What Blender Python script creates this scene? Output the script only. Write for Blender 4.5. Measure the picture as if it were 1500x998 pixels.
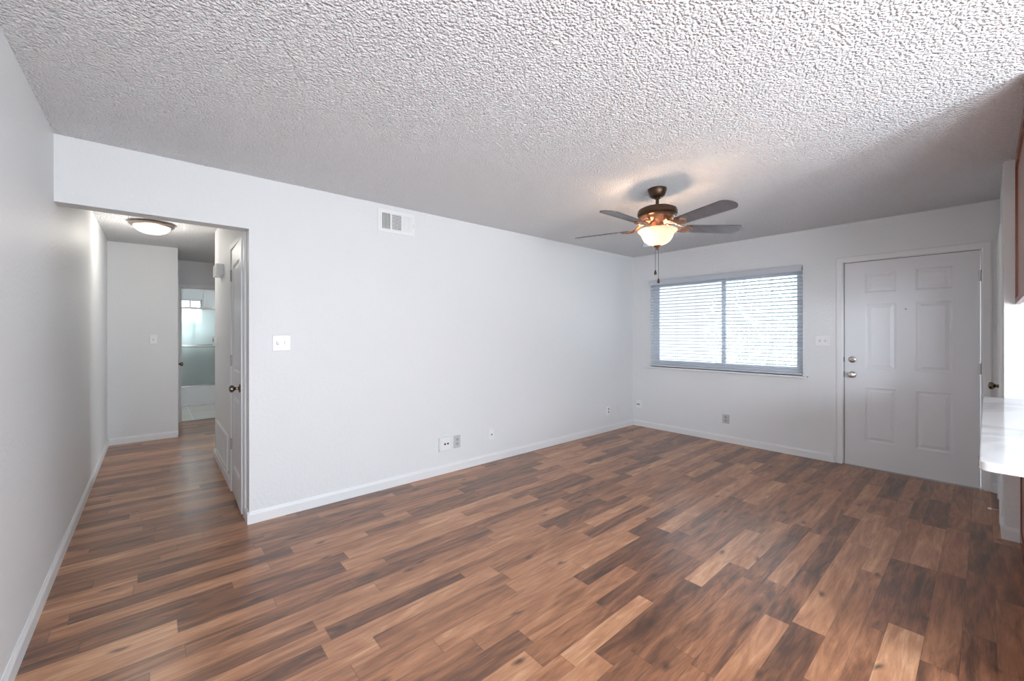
import bpy, bmesh, math, random
from mathutils import Vector, Matrix
R = math.radians
for o in list(bpy.data.objects): bpy.data.objects.remove(o)
S = bpy.context.scene
COL = S.collection
random.seed(4)

# ------------------------------------------------------------------ camera
cd = bpy.data.cameras.new('camera'); cam = bpy.data.objects.new('camera', cd); COL.objects.link(cam)
FPX, YAW = 603.47, 0.71553
cd.sensor_width = 36; cd.sensor_fit = 'HORIZONTAL'; cd.lens = FPX/1500*36
cd.shift_y = -9.8/1500; cd.clip_start = .02
cam.matrix_world = (Matrix.Translation((0, 0, 1.335)) @ Matrix.Rotation(-YAW, 4, 'Z')
                    @ Matrix.Rotation(R(90), 4, 'X') @ Matrix.Rotation(-.00093, 4, 'Z'))
S.camera = cam
vs = S.view_settings
vs.view_transform = 'Standard'; vs.look = 'None'; vs.gamma = 1; vs.use_curve_mapping = False
vs.exposure = 0.48

# ------------------------------------------------------------------ world: bright hazy sky, brightest on the patio side
W = bpy.data.worlds.new('sky'); S.world = W; W.use_nodes = True
nt = W.node_tree; nt.nodes.clear()
def wn(t): return nt.nodes.new(t)
tc = wn('ShaderNodeTexCoord'); sp = wn('ShaderNodeSeparateXYZ'); nt.links.new(tc.outputs['Generated'], sp.inputs[0])
SKY_WINDOW, SKY_PATIO = 1.3, 1.3
mr = wn('ShaderNodeMapRange'); mr.interpolation_type = 'SMOOTHSTEP'
nt.links.new(sp.outputs['Y'], mr.inputs[0])
mr.inputs[1].default_value = .3; mr.inputs[2].default_value = -.75; mr.inputs[3].default_value = SKY_WINDOW; mr.inputs[4].default_value = SKY_PATIO
el = wn('ShaderNodeMapRange'); nt.links.new(sp.outputs['Z'], el.inputs[0])
el.inputs[1].default_value = .15; el.inputs[2].default_value = .55; el.inputs[3].default_value = 1; el.inputs[4].default_value = 5.0
yb = wn('ShaderNodeMapRange'); nt.links.new(sp.outputs['Y'], yb.inputs[0])
yb.inputs[1].default_value = .6; yb.inputs[2].default_value = .9; yb.inputs[3].default_value = 1; yb.inputs[4].default_value = 8
m0 = wn('ShaderNodeMath'); m0.operation = 'MULTIPLY'; nt.links.new(mr.outputs[0], m0.inputs[0]); nt.links.new(yb.outputs[0], m0.inputs[1])
mul = wn('ShaderNodeMath'); mul.operation = 'MULTIPLY'; nt.links.new(m0.outputs[0], mul.inputs[0]); nt.links.new(el.outputs[0], mul.inputs[1])
bg = wn('ShaderNodeBackground'); bg.inputs[0].default_value = (.80, .91, 1, 1)
nt.links.new(mul.outputs[0], bg.inputs[1])
wo = wn('ShaderNodeOutputWorld'); nt.links.new(bg.outputs[0], wo.inputs[0])

def area(name, loc, rot, sx, sy, power=0, col=(1, 1, 1), portal=False):
    l = bpy.data.lights.new(name, 'AREA'); l.shape = 'RECTANGLE'; l.size = sx; l.size_y = sy
    l.energy = power; l.color = col
    if portal: l.cycles.is_portal = True
    o = bpy.data.objects.new(name, l); COL.objects.link(o); o.location = loc; o.rotation_euler = rot
    return o

# ------------------------------------------------------------------ key dimensions (metres)
X0, X1, Y1, H = -.42, 5.314, 3.40, 2.452
XH, YHE, YC = .505, 6.89, 5.54          # hall right wall, hall end wall, corner where the hall turns
YB, XB0 = 7.97, .235                    # bathroom wall, side wall before it
YT, YW = 9.70, 10.46                    # tub front, bathroom window wall
XS, YS = 4.17, -.077                    # kitchen wall end, closet wall
YF = -3.3                               # wall behind the camera
WT = .12

# light portals / added fill lights out of view
area('patio_portal', (1.6, YF-.14, 1.06), (R(-90), 0, 0), 3.2, 2.1, portal=True)
area('window_portal', (X1+.16, 2.21, 1.48), (0, R(90), 0), 1.17, 1.8, portal=True)
area('bedroom_portal', (4.16, 6.2, 1.3), (0, R(90), 0), 1.6, 1.8, portal=True)
area('kitchen_portal', (XS+.14, -1.8, 1.57), (0, R(90), 0), 1.05, 1.4, portal=True)
area('bath_portal', (.35, YW+.16, 1.79), (R(90), 0, 0), .85, .5, portal=True)
def fill_point(name, loc, power, col, rad):
    l = bpy.data.lights.new(name, 'POINT'); l.energy = power; l.color = col; l.shadow_soft_size = rad
    o = bpy.data.objects.new(name, l); COL.objects.link(o); o.location = loc
fill_point('kitchen_fill', (1.7, -1.6, 1.35), 118, (.79, .895, 1), .22)  # added fill light on the kitchen side, no fixture stands here
fill_point('dining_fill', (.4, -1.5, .95), 140, (.79, .895, 1), .42)  # soft fill added behind the camera, not a hanging lamp

# ------------------------------------------------------------------ materials
MATS = {}
def mat(name, color, rough=.5, metal=0, spec=.5, **kw):
    m = bpy.data.materials.new(name); m.use_nodes = True
    b = m.node_tree.nodes['Principled BSDF']
    b.inputs['Base Color'].default_value = (*color, 1); b.inputs['Roughness'].default_value = rough
    b.inputs['Metallic'].default_value = metal; b.inputs['Specular IOR Level'].default_value = spec
    for k, v in kw.items(): b.inputs[k.replace('_', ' ')].default_value = v
    MATS[name] = m
    return m
def N(m, t): return m.node_tree.nodes.new(t)
def L(m, a, b): m.node_tree.links.new(a, b)
def bsdf(m): return m.node_tree.nodes['Principled BSDF']
def bump(m, scale, strength, dist, detail=3, vor=False):
    t = N(m, 'ShaderNodeTexCoord'); n = N(m, 'ShaderNodeTexNoise'); n.inputs['Scale'].default_value = scale
    n.inputs['Detail'].default_value = detail; L(m, t.outputs['Object'], n.inputs['Vector'])
    b = N(m, 'ShaderNodeBump'); b.inputs['Strength'].default_value = strength; b.inputs['Distance'].default_value = dist
    L(m, n.outputs['Fac'], b.inputs['Height']); L(m, b.outputs[0], bsdf(m).inputs['Normal'])
    return n, b

wall_m = mat('wall_paint', (.80, .805, .805), .5, spec=.3)
n, b = bump(wall_m, 45, .5, .005, 3)
n.inputs['Roughness'].default_value = .5
trim_m = mat('trim_paint', (.83, .83, .83), .35)
door_m = mat('door_paint', (.80, .805, .82), .38); bump(door_m, 60, .08, .002)
plate_m = mat('white_plastic', (.87, .87, .86), .3)
grey_plate_m = mat('grey_plastic', (.55, .55, .55), .4)
socket_m = mat('socket_plastic', (.42, .42, .42), .4)
dark_m = mat('dark_slot', (.02, .02, .02), .6)
chrome_m = mat('satin_nickel', (.62, .59, .56), .22, 1)
steel_m = mat('dull_steel', (.42, .41, .40), .35, 1)
bronze_m = mat('oiled_bronze', (.085, .05, .032), .35, .8)
copper_m = mat('brushed_bronze', (.36, .19, .12), .32, .85)
brass_m = mat('antique_knob', (.20, .16, .12), .25, 1)

# ceiling: sprayed popcorn texture
ceil_m = mat('popcorn_ceiling', (.92, .92, .93), .7, spec=.3)
t = N(ceil_m, 'ShaderNodeTexCoord')
v1 = N(ceil_m, 'ShaderNodeTexVoronoi'); v1.inputs['Scale'].default_value = 100; v1.feature = 'SMOOTH_F1'; v1.inputs['Smoothness'].default_value = .4
n1 = N(ceil_m, 'ShaderNodeTexNoise'); n1.inputs['Scale'].default_value = 62; n1.inputs['Detail'].default_value = 4
L(ceil_m, t.outputs['Object'], v1.inputs['Vector']); L(ceil_m, t.outputs['Object'], n1.inputs['Vector'])
mm = N(ceil_m, 'ShaderNodeMath'); mm.operation = 'SUBTRACT'; L(ceil_m, n1.outputs['Fac'], mm.inputs[0])
m2 = N(ceil_m, 'ShaderNodeMath'); m2.operation = 'MULTIPLY'; m2.inputs[1].default_value = .55; L(ceil_m, v1.outputs['Distance'], m2.inputs[0])
L(ceil_m, m2.outputs[0], mm.inputs[1])
bp = N(ceil_m, 'ShaderNodeBump'); bp.inputs['Strength'].default_value = 1; bp.inputs['Distance'].default_value = .028
L(ceil_m, mm.outputs[0], bp.inputs['Height']); L(ceil_m, bp.outputs[0], bsdf(ceil_m).inputs['Normal'])

# floor: multi-strip wood laminate, strips run along X
def wood_floor():
    m = mat('laminate_floor', (.3, .17, .12), .36, spec=.85)
    def val(op, a, b=None, c=None):
        n = N(m, 'ShaderNodeMath'); n.operation = op
        for i, x in enumerate((a, b, c)):
            if x is None: continue
            if isinstance(x, (int, float)): n.inputs[i].default_value = x
            else: L(m, x, n.inputs[i])
        return n.outputs[0]
    tc = N(m, 'ShaderNodeTexCoord'); s = N(m, 'ShaderNodeSeparateXYZ'); L(m, tc.outputs['Object'], s.inputs[0])
    X, Y = s.outputs['X'], s.outputs['Y']
    yw = val('MULTIPLY', Y, 1/.100)
    va = N(m, 'ShaderNodeTexVoronoi'); va.voronoi_dimensions = '1D'; va.inputs['Scale'].default_value = 1; va.inputs['Randomness'].default_value = .55
    L(m, yw, va.inputs['W'])
    rs = N(m, 'ShaderNodeSeparateColor'); L(m, va.outputs['Color'], rs.inputs[0])
    rowr = rs.outputs[0]
    ve = N(m, 'ShaderNodeTexVoronoi'); ve.voronoi_dimensions = '1D'; ve.feature = 'DISTANCE_TO_EDGE'; ve.inputs['Scale'].default_value = 1; ve.inputs['Randomness'].default_value = .55
    L(m, yw, ve.inputs['W'])
    xo = val('ADD', val('MULTIPLY', X, 1/.78), val('MULTIPLY', rowr, 517.3))
    vb = N(m, 'ShaderNodeTexVoronoi'); vb.voronoi_dimensions = '1D'; vb.inputs['Scale'].default_value = 1; vb.inputs['Randomness'].default_value = .95
    L(m, xo, vb.inputs['W'])
    vbe = N(m, 'ShaderNodeTexVoronoi'); vbe.voronoi_dimensions = '1D'; vbe.feature = 'DISTANCE_TO_EDGE'; vbe.inputs['Scale'].default_value = 1; vbe.inputs['Randomness'].default_value = .95
    L(m, xo, vbe.inputs['W'])
    ss = N(m, 'ShaderNodeSeparateColor'); L(m, vb.outputs['Color'], ss.inputs[0])
    tone, r2 = ss.outputs[0], ss.outputs[1]
    ramp = N(m, 'ShaderNodeValToRGB'); cr = ramp.color_ramp
    cols = [(0, (.085, .037, .020)), (.2, (.17, .071, .036)), (.42, (.31, .130, .061)), (.62, (.42, .188, .092)), (.82, (.53, .262, .135)), (1, (.66, .37, .21))]
    cr.elements[0].position = 0; cr.elements[0].color = (*cols[0][1], 1); cr.elements[1].position = 1; cr.elements[1].color = (*cols[-1][1], 1)
    for p_, c_ in cols[1:-1]: e = cr.elements.new(p_); e.color = (*c_, 1)
    # grain: coordinates shifted per strip
    cx = N(m, 'ShaderNodeCombineXYZ'); L(m, val('ADD', val('MULTIPLY', X, 1.0), val('MULTIPLY', r2, 31)), cx.inputs[0])
    L(m, val('ADD', val('MULTIPLY', Y, 7.0), val('MULTIPLY', rowr, 57)), cx.inputs[1])
    L(m, val('MULTIPLY', tone, 11), cx.inputs[2])
    g1 = N(m, 'ShaderNodeTexNoise'); g1.inputs['Scale'].default_value = 2.6; g1.inputs['Detail'].default_value = 6; g1.inputs['Roughness'].default_value = .6; g1.inputs['Distortion'].default_value = 1.1
    L(m, cx.outputs[0], g1.inputs['Vector'])
    cx2 = N(m, 'ShaderNodeCombineXYZ'); L(m, val('MULTIPLY', X, 1.0), cx2.inputs[0]); L(m, val('ADD', val('MULTIPLY', Y, 18), val('MULTIPLY', r2, 9)), cx2.inputs[1])
    g2 = N(m, 'ShaderNodeTexNoise'); g2.inputs['Scale'].default_value = 9; g2.inputs['Detail'].default_value = 5; g2.inputs['Roughness'].default_value = .65; g2.inputs['Distortion'].default_value = .4
    L(m, cx2.outputs[0], g2.inputs['Vector'])
    # blotches (figure) inside strips
    g3 = N(m, 'ShaderNodeTexNoise'); g3.inputs['Scale'].default_value = 1.5; g3.inputs['Detail'].default_value = 3; g3.inputs['Distortion'].default_value = 2.5
    L(m, cx.outputs[0], g3.inputs['Vector'])
    tt = val('ADD', val('ADD', val('MULTIPLY', tone, .8), .1), val('MULTIPLY', val('SUBTRACT', g1.outputs['Fac'], .5), 1.5))
    tt = val('ADD', tt, val('MULTIPLY', val('SUBTRACT', g2.outputs['Fac'], .5), .7))
    tt = val('ADD', tt, val('MULTIPLY', val('SUBTRACT', g3.outputs['Fac'], .5), 1.0))
    L(m, val('ADD', val('MULTIPLY', tt, .74), .11), ramp.inputs[0])
    # knots
    cxk = N(m, 'ShaderNodeCombineXYZ'); L(m, val('ADD', X, val('MULTIPLY', g1.outputs['Fac'], .16)), cxk.inputs[0]); L(m, val('MULTIPLY', Y, 2.0), cxk.inputs[1])
    vk = N(m, 'ShaderNodeTexVoronoi'); vk.voronoi_dimensions = '2D'; vk.inputs['Scale'].default_value = 2.1
    L(m, cxk.outputs[0], vk.inputs['Vector'])
    kn = N(m, 'ShaderNodeMapRange'); L(m, vk.outputs['Distance'], kn.inputs[0])
    kn.inputs[1].default_value = .015; kn.inputs[2].default_value = .085; kn.inputs[3].default_value = .8; kn.inputs[4].default_value = 0
    ks = N(m, 'ShaderNodeSeparateColor'); L(m, vk.outputs['Color'], ks.inputs[0])
    mk = N(m, 'ShaderNodeMix'); mk.data_type = 'RGBA'; L(m, val('MULTIPLY', kn.outputs[0], val('GREATER_THAN', ks.outputs[0], .45)), mk.inputs[0]); L(m, ramp.outputs[0], mk.inputs[6]); mk.inputs[7].default_value = (.05, .022, .015, 1)
    # seams between strips (fine) and between boards (every 19 cm, darker)
    e1 = val('LESS_THAN', ve.outputs['Distance'], .012)
    e2 = val('LESS_THAN', vbe.outputs['Distance'], .0028)
    bd = val('LESS_THAN', val('ABSOLUTE', val('SUBTRACT', val('FRACT', val('MULTIPLY', Y, 1/.264)), .5)), .006)
    seam = val('MAXIMUM', val('MULTIPLY', val('MAXIMUM', e1, e2), .35), val('MULTIPLY', bd, .0))
    ms = N(m, 'ShaderNodeMix'); ms.data_type = 'RGBA'; L(m, seam, ms.inputs[0]); L(m, mk.outputs[2], ms.inputs[6]); ms.inputs[7].default_value = (.05, .025, .018, 1)
    L(m, ms.outputs[2], bsdf(m).inputs['Base Color'])
    # gloss variation
    rr = val('ADD', .26, val('MULTIPLY', g3.outputs['Fac'], .08)); L(m, rr, bsdf(m).inputs['Roughness'])
    bp = N(m, 'ShaderNodeBump'); bp.inputs['Strength'].default_value = .07; bp.inputs['Distance'].default_value = .001
    L(m, val('MULTIPLY', seam, -1), bp.inputs['Height']); L(m, bp.outputs[0], bsdf(m).inputs['Normal'])
    return m
floor_m = wood_floor()

def cherry(name, base, dark, axis, rough=.25):
    m = mat(name, base, rough, spec=.6)
    t = N(m, 'ShaderNodeTexCoord'); mp = N(m, 'ShaderNodeMapping'); L(m, t.outputs['Object'], mp.inputs[0])
    mp.inputs['Scale'].default_value = axis
    n = N(m, 'ShaderNodeTexNoise'); n.inputs['Scale'].default_value = 3; n.inputs['Detail'].default_value = 6; n.inputs['Distortion'].default_value = .8
    L(m, mp.outputs[0], n.inputs['Vector'])
    r = N(m, 'ShaderNodeValToRGB'); r.color_ramp.elements[0].position = .3; r.color_ramp.elements[1].position = .7
    r.color_ramp.elements[0].color = (*dark, 1); r.color_ramp.elements[1].color = (*base, 1)
    L(m, n.outputs['Fac'], r.inputs[0]); L(m, r.outputs[0], bsdf(m).inputs['Base Color'])
    return m
cherry_m = cherry('cherry_wood', (.32, .095, .045), (.20, .05, .026), (8, 8, .8))
maple_m = cherry('pale_wood', (.62, .43, .30), (.5, .33, .22), (1, 8, 8), .4)
panel_m = cherry('cherry_sheen_panel', (.50, .30, .235), (.42, .235, .18), (6, 8, .8), .22)  # cherry panel, its pale grazing reflection put into the colour
blade_m = cherry('blade_wood', (.115, .092, .098), (.08, .064, .068), (1, 12, 1), .22)

marble_m = mat('white_marble', (.86, .86, .86), .12, spec=.6)
t = N(marble_m, 'ShaderNodeTexCoord'); n = N(marble_m, 'ShaderNodeTexNoise'); n.inputs['Scale'].default_value = 1.3; n.inputs['Detail'].default_value = 5; n.inputs['Distortion'].default_value = 1.8
L(marble_m, t.outputs['Object'], n.inputs['Vector'])
r = N(marble_m, 'ShaderNodeValToRGB'); cr = r.color_ramp
cr.elements[0].position = .40; cr.elements[0].color = (.80, .80, .805, 1); cr.elements[1].position = .60; cr.elements[1].color = (.80, .80, .805, 1)
e = cr.elements.new(.5); e.color = (.62, .62, .63, 1)
L(marble_m, n.outputs['Fac'], r.inputs[0]); L(marble_m, r.outputs[0], bsdf(marble_m).inputs['Base Color'])

tile_m = mat('bath_tile', (.72, .70, .66), .3)
t = N(tile_m, 'ShaderNodeTexCoord'); bt = N(tile_m, 'ShaderNodeTexBrick'); L(tile_m, t.outputs['Object'], bt.inputs['Vector'])
bt.offset = 0; bt.inputs['Scale'].default_value = 1; bt.inputs['Brick Width'].default_value = .46; bt.inputs['Row Height'].default_value = .46; bt.inputs['Mortar Size'].default_value = .008
bt.inputs['Color1'].default_value = (.66, .63, .58, 1); bt.inputs['Color2'].default_value = (.60, .57, .52, 1); bt.inputs['Mortar'].default_value = (.8, .79, .76, 1)
L(tile_m, bt.outputs['Color'], bsdf(tile_m).inputs['Base Color'])
tub_m = mat('tub_enamel', (.82, .82, .83), .15)
surround_m = mat('surround_panel', (.76, .79, .785), .2)

def mixmat(name, build):
    m = bpy.data.materials.new(name); m.use_nodes = True; m.node_tree.nodes.clear()
    out = N(m, 'ShaderNodeOutputMaterial'); L(m, build(m), out.inputs[0]); MATS[name] = m
    return m
def b_glass(m):
    a = N(m, 'ShaderNodeBsdfTransparent'); a.inputs[0].default_value = (.97, .985, .98, 1)
    g = N(m, 'ShaderNodeBsdfGlossy'); g.inputs['Roughness'].default_value = .02
    fr = N(m, 'ShaderNodeFresnel'); fr.inputs[0].default_value = 1.45
    x = N(m, 'ShaderNodeMixShader'); L(m, fr.outputs[0], x.inputs[0]); L(m, a.outputs[0], x.inputs[1]); L(m, g.outputs[0], x.inputs[2])
    return x.outputs[0]
glass_m = mixmat('window_glass', b_glass)
def b_obscure(m):
    a = N(m, 'ShaderNodeBsdfRefraction'); a.inputs['IOR'].default_value = 1.15; a.inputs['Roughness'].default_value = .4; a.inputs[0].default_value = (.94, .97, .955, 1)
    tl = N(m, 'ShaderNodeBsdfTranslucent'); tl.inputs[0].default_value = (.80, .84, .82, 1)
    g = N(m, 'ShaderNodeBsdfGlossy'); g.inputs['Roughness'].default_value = .15
    nz = N(m, 'ShaderNodeTexNoise'); nz.inputs['Scale'].default_value = 60; tcn = N(m, 'ShaderNodeTexCoord'); L(m, tcn.outputs['Object'], nz.inputs['Vector'])
    bm_ = N(m, 'ShaderNodeBump'); bm_.inputs['Distance'].default_value = .004; bm_.inputs['Strength'].default_value = .8; L(m, nz.outputs['Fac'], bm_.inputs['Height'])
    for s in (a, tl, g): L(m, bm_.outputs[0], s.inputs['Normal'])
    x = N(m, 'ShaderNodeMixShader'); x.inputs[0].default_value = .4; L(m, a.outputs[0], x.inputs[1]); L(m, tl.outputs[0], x.inputs[2])
    y = N(m, 'ShaderNodeMixShader'); y.inputs[0].default_value = .06; L(m, x.outputs[0], y.inputs[1]); L(m, g.outputs[0], y.inputs[2])
    return y.outputs[0]
obscure_m = mixmat('obscure_glass', b_obscure)
def b_slat(m):
    d = N(m, 'ShaderNodeBsdfDiffuse'); d.inputs[0].default_value = (.70, .72, .77, 1)
    tl = N(m, 'ShaderNodeBsdfTranslucent'); tl.inputs[0].default_value = (.8, .82, .88, 1)
    x = N(m, 'ShaderNodeMixShader'); x.inputs[0].default_value = .14; L(m, d.outputs[0], x.inputs[1]); L(m, tl.outputs[0], x.inputs[2])
    return x.outputs[0]
slat_m = mixmat('blind_slat', b_slat)
def lit_glass(name, col, strength):
    def b(m):
        e = N(m, 'ShaderNodeEmission'); e.inputs[0].default_value = (*col, 1); e.inputs[1].default_value = strength
        tl = N(m, 'ShaderNodeBsdfTranslucent'); tl.inputs[0].default_value = (col[0]*.3, col[1]*.3, col[2]*.3, 1)
        g = N(m, 'ShaderNodeBsdfGlossy'); g.inputs['Roughness'].default_value = .2
        a = N(m, 'ShaderNodeAddShader'); L(m, e.outputs[0], a.inputs[0]); L(m, tl.outputs[0], a.inputs[1])
        x = N(m, 'ShaderNodeMixShader'); x.inputs[0].default_value = .05; L(m, a.outputs[0], x.inputs[1]); L(m, g.outputs[0], x.inputs[2])
        return x.outputs[0]
    return mixmat(name, b)
bowl_m = lit_glass('frosted_bowl_glass', (1, .91, .80), .27)
dome_m = lit_glass('frosted_dome_glass', (1, .97, .92), 1.6)
frame_m = mat('vinyl_frame', (.72, .74, .80), .4)
conc_m = mat('pale_concrete', (.55, .54, .52), .9)
leaf_m = mat('leaf', (.36, .41, .36), .5); bark_m = mat('bark', (.42, .40, .38), .9)

# ------------------------------------------------------------------ mesh helpers
def obj(name, bm, m, parent=None, smooth=False, bevel=0):
    me = bpy.data.meshes.new(name)
    bmesh.ops.recalc_face_normals(bm, faces=bm.faces); bm.to_mesh(me); bm.free()
    o = bpy.data.objects.new(name, me); COL.objects.link(o)
    me.materials.append(m)
    if parent: o.parent = parent
    if smooth:
        for p_ in me.polygons: p_.use_smooth = True
        me.set_sharp_from_angle(angle=R(smooth if smooth is not True else 40))
    if bevel:
        md = o.modifiers.new('bevel', 'BEVEL'); md.width = bevel; md.segments = 2; md.limit_method = 'ANGLE'
    return o
def empty(name, loc=(0, 0, 0), rz=0):
    o = bpy.data.objects.new(name, None); COL.objects.link(o); o.location = loc; o.rotation_euler = (0, 0, rz); o.empty_display_size = .1
    return o
def tag(o, label, cat, group=None):
    o['label'] = label; o['category'] = cat
    if group: o['group'] = group
    return o
def struct(o, label=None, cat=None):
    o['kind'] = 'structure'
    if label: o['label'] = label; o['category'] = cat
    return o
def box(bm, x0, x1, y0, y1, z0, z1):
    v = [bm.verts.new(c) for c in ((x0, y0, z0), (x1, y0, z0), (x1, y1, z0), (x0, y1, z0), (x0, y0, z1), (x1, y0, z1), (x1, y1, z1), (x0, y1, z1))]
    for f in ((0, 3, 2, 1), (4, 5, 6, 7), (0, 1, 5, 4), (1, 2, 6, 5), (2, 3, 7, 6), (3, 0, 4, 7)): bm.faces.new([v[i] for i in f])
    return bm
def B(*a):
    bm = bmesh.new()
    for q in ([a] if isinstance(a[0], (int, float)) else a): box(bm, *q)
    return bm
def lathe(prof, seg=40, M=None, close=False):
    bm = bmesh.new(); rings = []
    for r_, z_ in prof:
        if r_ < 1e-6: rings.append([bm.verts.new((0, 0, z_))])
        else: rings.append([bm.verts.new((r_*math.cos(2*math.pi*i/seg), r_*math.sin(2*math.pi*i/seg), z_)) for i in range(seg)])
    for a, b_ in zip(rings, rings[1:]):
        for i in range(seg):
            j = (i+1) % seg
            if len(a) == 1 and len(b_) == 1: continue
            if len(a) == 1: bm.faces.new((a[0], b_[i], b_[j]))
            elif len(b_) == 1: bm.faces.new((a[i], a[j], b_[0]))
            else: bm.faces.new((a[i], a[j], b_[j], b_[i]))
    if M: bm.transform(M)
    return bm
def tube(pts, r_, seg=10, bm=None):
    bm = bm or bmesh.new(); pts = [Vector(q) for q in pts]; rings = []
    for i, q in enumerate(pts):
        d = (pts[min(i+1, len(pts)-1)] - pts[max(i-1, 0)]).normalized()
        u = d.orthogonal().normalized() if i == 0 else (rings_u - rings_u.dot(d)*d).normalized()
        rings_u = u; w = d.cross(u); rr = r_[i] if isinstance(r_, (list, tuple)) else r_
        rings.append([bm.verts.new(q + u*rr*math.cos(2*math.pi*k/seg) + w*rr*math.sin(2*math.pi*k/seg)) for k in range(seg)])
    for a, b_ in zip(rings, rings[1:]):
        for k in range(seg): bm.faces.new((a[k], a[(k+1) % seg], b_[(k+1) % seg], b_[k]))
    bm.faces.new(rings[0]); bm.faces.new(rings[-1])
    return bm
def prof_strip(prof, A, Bp, inward):
    """extrude a trim profile [(depth, z)] from point A to Bp, depth measured along 'inward'"""
    bm = bmesh.new(); inward = Vector((*inward, 0)); r0 = []; r1 = []
    for d, z in prof:
        r0.append(bm.verts.new(Vector((*A, z)) + inward*d)); r1.append(bm.verts.new(Vector((*Bp, z)) + inward*d))
    n_ = len(prof)
    for i in range(n_): bm.faces.new((r0[i], r0[(i+1) % n_], r1[(i+1) % n_], r1[i]))
    bm.faces.new(r0); bm.faces.new(r1)
    return bm
BASE = [(0, 0), (.013, 0), (.013, .062), (.010, .070), (.006, .076), (.004, .083), (0, .083)]
def baseboard(name, A, Bp, inward): return struct(obj(name, prof_strip(BASE, A, Bp, inward), trim_m))

def frame4(axis, a0, a1, c0, c1, z0, z1, wl, wr, wb, wt):
    """four non overlapping members of a rectangular frame; 'x': runs along x, depth c in y; 'y': runs along y, depth c in x"""
    q = [(a0, a0+wl, z0, z1), (a1-wr, a1, z0, z1), (a0+wl, a1-wr, z0, z0+wb), (a0+wl, a1-wr, z1-wt, z1)]
    return [((p_[0], p_[1], c0, c1) if axis == 'x' else (c0, c1, p_[0], p_[1])) + p_[2:] for p_ in q]

# ------------------------------------------------------------------ shell
struct(obj('floor', B((X0-WT, X1+WT, YF-WT, Y1+WT, -.1, 0), (X0-WT, 4.6, Y1+WT, YB+.1, -.1, 0)), floor_m))
struct(obj('floor_bathroom', B(-.42, 1.9, YB+.1, YW+WT, -.1, .002), tile_m))
struct(obj('ceiling', B((X0-WT, X1+WT, YF-WT, Y1+WT, H, H+.1), (X0-WT, 4.6, Y1+WT, YW+WT, H, H+.1)), ceil_m))
struct(obj('wall_left', B(X0-WT, X0, YF-WT, YW+WT, 0, H), wall_m))
OH = 2.076
struct(obj('wall_back', B((XH, X1, Y1, Y1+WT, 0, H), (X0, XH, Y1, Y1+WT, OH, H)), wall_m))
wy0, wy1, wz0, wz1 = 1.305, 3.115, .875, 2.075        # window opening
dy0, dy1, dz1 = .012, .967, 2.062                      # entry door opening
struct(obj('wall_right', B((X1, X1+.15, YS-1.2, dy0, 0, H), (X1, X1+.15, dy0, dy1, dz1, H), (X1, X1+.15, dy1, wy0, 0, H),
                           (X1, X1+.15, wy0, wy1, 0, wz0), (X1, X1+.15, wy0, wy1, wz1, H), (X1, X1+.15, wy1, Y1+WT, 0, H)), wall_m))
cx0, cx1, cz1 = 4.445, 5.075, 2.045                    # closet door opening
struct(obj('wall_closet', B((XS, cx0, YS-WT, YS, 0, H), (cx1, X1, YS-WT, YS, 0, H), (cx0, cx1, YS-WT, YS, cz1, H)), wall_m))
struct(obj('wall_kitchen', B((XS, XS+WT, -1.1, YS-WT, 0, H), (XS, XS+WT, YF, -2.5, 0, H), (XS, XS+WT, -2.5, -1.1, 0, 1.05), (XS, XS+WT, -2.5, -1.1, 2.1, H)), wall_m))
px0, px1, pz1 = .1, 3.1, 2.08
struct(obj('wall_front', B((X0, px0, YF-WT, YF, 0, H), (px1, XS+WT, YF-WT, YF, 0, H), (px0, px1, YF-WT, YF, pz1, H)), wall_m))
# hallway
hy0, hy1, hz1 = 3.572, 4.198, 2.045                    # hall closet door opening
struct(obj('wall_hall_right', B((XH, XH+WT, Y1+WT, hy0, 0, H), (XH, XH+WT, hy0, hy1, hz1, H), (XH, XH+WT, hy1, YC, 0, H)), wall_m))
struct(obj('wall_hall_return', B(XH+WT, 4.6, YC-WT, YC, 0, H), wall_m))
struct(obj('wall_hall_end', B(X0, XB0, YHE, YHE+WT, 0, H), wall_m))
sy0, sy1 = 7.06, 7.84
struct(obj('wall_hall_side', B((XB0-WT, XB0, YHE+WT, sy0, 0, H), (XB0-WT, XB0, sy0, sy1, 2.045, H), (XB0-WT, XB0, sy1, YB, 0, H)), wall_m))
bx0, bx1 = .311, 1.07
struct(obj('wall_bath', B((XB0-WT, bx0-.02, YB, YB+WT, 0, H), (bx1+.02, 4.6, YB, YB+WT, 0, H), (bx0-.02, bx1+.02, YB, YB+WT, 2.06, H)), wall_m))
struct(obj('wall_bath_right', B(1.5, 1.62, YB+WT, YW, 0, H), wall_m))
struct(obj('wall_bedroom', B((4.0, 4.12, 7.1, YB, 0, H), (4.0, 4.12, YC-.2, 7.1, 0, .5), (4.0, 4.12, YC-.2, 7.1, 2.1, H)), wall_m))
struct(obj('wall_hall_baffle', B((1.30, 1.40, YC, 5.62, 0, H), (1.30, 1.40, 6.44, YB, 0, H), (1.30, 1.40, 5.62, 6.44, 2.04, H)), wall_m))  # partition added out of view, keeps bedroom light off the header and ceiling
fill_point('bath_fill', (1.25, 8.9, 2.0), 11, (.95, .98, 1), .1)  # added unseen light that lifts the dark bathroom
fill_point('bedroom_fill', (2.6, 6.5, 1.7), 26, (.88, .94, 1), .2)  # added unseen light for the brightness coming from the bedroom side
qx0, qx1, qz0, qz1 = -.08, .738, 1.56, 2.03            # bathroom window
struct(obj('wall_bath_back', B((X0, qx0, YW, YW+WT, 0, H), (qx1, 1.62, YW, YW+WT, 0, H), (qx0, qx1, YW, YW+WT, 0, qz0), (qx0, qx1, YW, YW+WT, qz1, H)), surround_m))

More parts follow.
